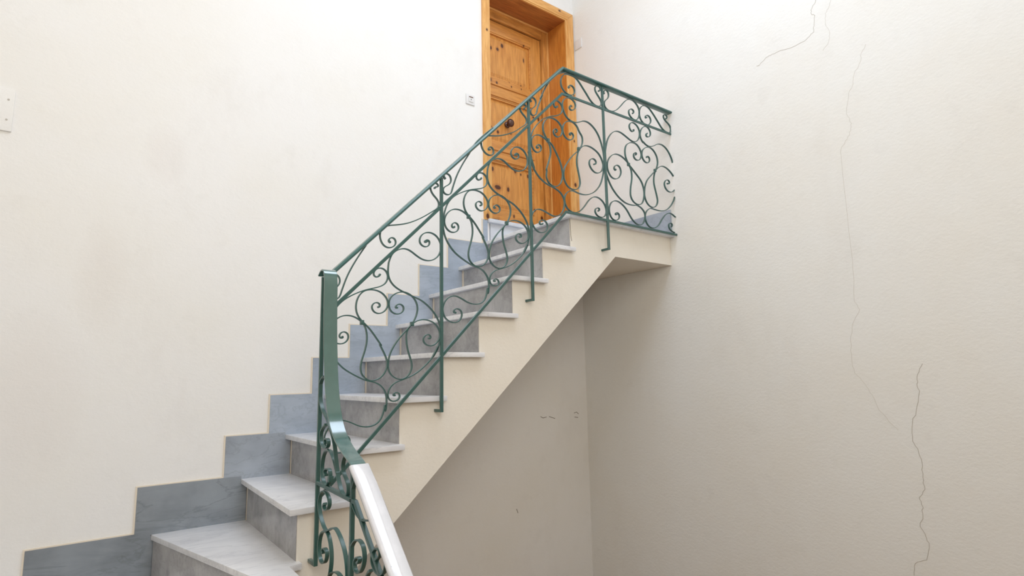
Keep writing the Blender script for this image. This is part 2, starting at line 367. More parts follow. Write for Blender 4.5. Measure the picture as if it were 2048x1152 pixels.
# winders and lower flight: tread outline + solid plaster core below it
inn = {8: (-1.645, -.300), 9: (-1.632, -.420), 10: (-1.632, -.520), 11: (-1.632, -.750), 12: (-1.632, -.982)}
def core(pts, k):
    prism('masonry_core', pts, ZF, -k * H - TB, M['stringer'], stairs)
core([(-1.99, W), (-1.76, -.05), (-1.662, -.27), (XW, W)], 8)
cut = lambda p, q, x: (x, p[1] + (q[1] - p[1]) * (x - p[0]) / (q[0] - p[0]))
tread([(-2.43, W), inn[9], (-1.632, -.31), (-1.66, -.27), (-1.74, -.05), (xw[8] + OV + .02, W)], 9)
core([(-2.40, W), (-1.662, -.40), (-1.662, -.26), (-1.74, -.04), (-1.96, W)], 9)
tread([(XLW, .20), inn[10], inn[9], (-2.38, W), (XLW, W)], 10); core([(XLW, .23), (-1.662, -.50), (-1.662, -.40), (-2.40, W), (XLW, W)], 10)
tread([(XLW, -.30), inn[11], inn[10], (XLW, .24)], 11); core([(XLW, -.27), (-1.662, -.72), (-1.662, -.50), (XLW, .23)], 11)
tread([(XLW, -.72), inn[12], inn[11], (XLW, -.26)], 12); core([(XLW, -.69), (-1.662, -.95), (-1.662, -.72), (XLW, -.27)], 12)
def riser_seg(p, q, k):
    p, q = Vector(p), Vector(q); d = (q - p).normalized(); nn = Vector((-d.y, d.x)) * -.02
    prism('riser', [tuple(p), tuple(q), tuple(q + nn), tuple(p + nn)], -(k + 1) * H, -k * H - TB, M['riser'], stairs)
riser_seg((-1.990, W - .03), (-1.762, -.04), 8); riser_seg((-1.762, -.04), (-1.650, -.262), 8)
prism('grout_joint', [(-1.992, W), (-1.992, W - .03), (-1.975, W - .03), (-1.975, W)], -9 * H, -8 * H - TB, M['grout'], stairs)
W = YB
# skirting slabs up the back wall
sk = tag(empty('baseboard_back', (-.9, W, -1.0)), kind='structure')
xs = [.005, -.301, -.530, -.762, -1.016, -1.243, -1.478, -1.700, -2.089, -2.499]
tz = [.169, -.016, -.232, -.450, -.663, -.870, -1.081, -1.293, -1.508, -1.728]
xr = [.045, .023, -.217, -.459, -.707, -.944, -1.170, -1.388, -1.613, -2.020]
xn = [.023, -.217, -.459, -.707, -.944, -1.170, -1.388, -1.613, -2.020, -2.43]
SD = .012
for k in range(10):
    zb = -k * H
    nz = tz[k + 1] if k < 9 else zb
    R_ = xr[k] + (OV if k else 0); L_ = xs[k]
    top2 = -(k - 1) * H - .006
    rt_ = [(R_, zb), (R_, top2), (xr[k], top2), (xr[k], tz[k]), (L_, tz[k])]
    if k < 9: pr = [(L_, nz), (xn[k], nz), (xn[k], zb)] + rt_
    else: pr = [(L_, zb)] + rt_
    if k == 0: pr = [(L_, nz), (.023, nz), (.023, 0), (xr[0], 0), (xr[0], tz[0]), (L_, tz[0])]
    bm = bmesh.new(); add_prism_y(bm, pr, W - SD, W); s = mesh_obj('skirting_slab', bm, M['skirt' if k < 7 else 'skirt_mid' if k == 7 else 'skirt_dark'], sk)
    bm = bmesh.new(); add_box(bm, L_ - .007, L_ + .001, W - SD * .7, W, pr[0][1], tz[k] + .006); add_box(bm, L_ + .001, xs[k - 1] - .007 if k else R_, W - SD * .7, W, tz[k] - .001, tz[k] + .006)
    gl = mesh_obj('grout_line', bm, M['grout'], s)
tag(box('baseboard_right', XR - .014, XR, -.022, W, 0, .184, M['skirt']), kind='structure')

# ------------------------------------------------------------------ door
door = tag(empty('door_1', (.5, YB, 0)), kind='structure')
CY = W - .016
def part(nm, x0, x1, y0, y1, z0, z1, m, b=.003, par=None): return box(nm, x0, x1, y0, y1, z0, z1, m, par or door, b)
def casing(nm, outer, mat):
    bm = bmesh.new(); add_prism_y(bm, outer, CY, W + .004)
    bmesh.ops.bevel(bm, geom=bm.edges[:], offset=.003, segments=2, profile=.6, affect='EDGES')
    return mesh_obj(nm, bm, mat, door, 40)
cl = .072
casing('casing', [(LX0, LZ0 + .02), (LX0 + cl, LZ0 + .03), (LX0 + cl, LZ1 - cl), (LX0, LZ1)], M['casing_z'])
casing('casing', [(LX1 - cl, 0.0), (LX1, 0.0), (LX1, LZ1), (LX1 - cl, LZ1 - cl)], M['casing_z'])
casing('casing', [(LX0, LZ1), (LX0 + cl, LZ1 - cl), (LX1 - cl, LZ1 - cl), (LX1, LZ1)], M['casing_x'])
# inner bead between casing and lining
JX0, JX1, JZ = .090, .930, 2.152
part('bead', LX1 - cl - .020, LX1 - cl + .001, W - .012, W + .004, .185, JZ + .004, M['casing_z'], .004)
part('bead', JX0, LX1 - cl, W - .012, W + .004, JZ, JZ + .013, M['casing_x'], .004)
DY = W + .255                               # front of the leaf
part('lining', JX1, OX1 + .02, W + .002, DY + .05, .17, JZ + .02, M['pine_dark'], .001)
part('lining', OX0 - .02, JX0, W + .002, DY + .05, .17, JZ + .02, M['pine_dark'], .001)
part('head_lining', JX0, JX1, W + .002, DY + .05, JZ, OZ1 + .02, M['pine_head'], .001)
part('frame_stile', .858, JX1, DY - .015, DY + .04, .17, JZ, M['pine_z'], .002)
part('frame_stile', JX0, .104, DY - .015, DY + .04, .17, JZ, M['pine_z'], .002)
part('frame_head', .104, .858, DY - .015, DY + .04, 2.062, JZ, M['pine_x'], .002)
part('frame_bead', .915, JX1, DY - .030, DY - .015, .17, JZ, M['casing_z'], .003)
part('frame_bead', JX0, .915, DY - .030, DY - .015, JZ - .015, JZ, M['casing_x'], .003)
part('gap_shade_strip', .846, .860, DY + .012, DY + .03, .18, 2.066, M['dark'], 0)  # dark strips stand in for the shade in the slits around the leaf
part('gap_shade_strip', .104, .86, DY + .012, DY + .03, 2.050, 2.064, M['dark'], 0)
leaf = empty('door_leaf', (.48, DY, .18)); leaf.parent = door; leaf.matrix_parent_inverse = Matrix.Translation(-door.location)
class PP: pass
def lp(nm, x0, x1, y0, y1, z0, z1, m, b=.003):
    bm = bmesh.new(); add_box(bm, x0, x1, y0, y1, z0, z1, b); return mesh_obj(nm, bm, m, leaf, 40)
lx0, lx1, px0, px1 = .106, .850, .222, .736
LT = 2.052
lp('stile', px1, lx1, DY, DY + .04, .182, LT, M['leaf']); lp('stile', lx0, px0, DY, DY + .04, .182, LT, M['leaf'])
rails = [(1.945, LT), (1.350, 1.525), (.780, .950), (.182, .365)]
for z0, z1 in rails: lp('rail', px0, px1, DY + .001, DY + .04, z0, z1, M['leaf_x'], .002)
for z0, z1 in ((1.525, 1.945), (.950, 1.350), (.365, .780)):
    bm = bmesh.new()
    add_box(bm, px0, px1, DY + .020, DY + .034, z0, z1)
    r = bmesh.ops.create_cube(bm, size=1.0)
    for v in r['verts']:
        top = v.co.y < 0; i = .050 if top else .022
        v.co = Vector(((px0 + i) if v.co.x < 0 else (px1 - i), DY + (.010 if top else .021), (z0 + i) if v.co.z < 0 else (z1 - i)))
    mesh_obj('panel', bm, M['leaf'], leaf)
    fr = bmesh.new()
    for a in ((px0, px0 + .014, z0, z1), (px1 - .014, px1, z0, z1), (px0, px1, z0, z0 + .014), (px0, px1, z1 - .014, z1)):
        add_box(fr, a[0], a[1], DY + .004, DY + .022, a[2], a[3], .004)
    mesh_obj('moulding', fr, M['leaf_x'], leaf, 40)
for z in (1.470, 1.372, .885, .800, .270):
    bm = bmesh.new(); add_box(bm, px0 - .01, px1 + .01, DY - .009, DY + .004, z - .011, z + .004, .003); mesh_obj('moulding', bm, M['leaf_x'], leaf, 40)
# knob: rosette, neck and ball turned about y
def lathe_y(nm, cx, cz, prof_, mat, par, n=32):
    bm = bmesh.new(); rings = []
    for (y, r) in prof_:
        rings.append([bm.verts.new((cx + r * math.cos(2 * math.pi * i / n), y, cz + r * math.sin(2 * math.pi * i / n))) for i in range(n)])
    for a, b in zip(rings, rings[1:]):
        for i in range(n): bm.faces.new((a[i], a[(i + 1) % n], b[(i + 1) % n], b[i]))
    bm.faces.new(rings[0]); bm.faces.new(rings[-1][::-1]); return mesh_obj(nm, bm, mat, par, 50)
kx, kz, ky = .455, 1.135, DY
knob = lathe_y('knob', kx, kz, [(ky - .072, .004), (ky - .071, .015), (ky - .065, .026), (ky - .054, .034), (ky - .044, .0355), (ky - .036, .031), (ky - .030, .020), (ky - .022, .0135), (ky - .012, .014), (ky - .008, .024), (ky - .002, .028), (ky + .002, .028)], M['bronze'], leaf)
# threshold
part('threshold_slab', .048, .96, W - .034, W + .30, .150, .182, M['threshold'], .010)
part('threshold_riser', .075, .95, W - .008, W + .02, 0.0, .150, M['threshold'], .001)

# ------------------------------------------------------------------ small wall things
sw = empty('light_switch', (-.097, W, 1.10)); tag(sw, 'white square light switch with brown rocker slot on wall left of the door', 'light switch')
box('cover_plate', -.137, -.057, W - .009, W, 1.060, 1.142, M['plastic'], sw, .004)
box('rocker', -.115, -.075, W - .014, W - .008, 1.080, 1.128, M['plastic'], sw, .002)
box('slot', -.113, -.077, W - .0155, W - .0135, 1.114, 1.1225, M['slot'], sw, .0005)
box('pilot_mark', -.0975, -.0925, W - .0148, W - .0138, 1.094, 1.104, M['scuff'], sw, 0)
tag(box('blank_plate', XR - .008, XR, .822, .905, 1.887, 1.975, M['plastic'], None, .0015), 'small plain white square cover plate on wall right of the door casing', 'cover plate')
bp = tag(empty('wall_cover', (-2.83, W, .30)), 'pale painted rectangular cover with two screws at far left of the wall', 'cover plate')
box('plate', -2.98, -2.700, W - .010, W, .190, .400, M['wall'], bp, .003)
for z in (.245, .345): lathe_y('screw', -2.722, z, [(W - .0115, .003), (W - .0112, .0045), (W - .009, .0045)], M['crack'], bp, 16)
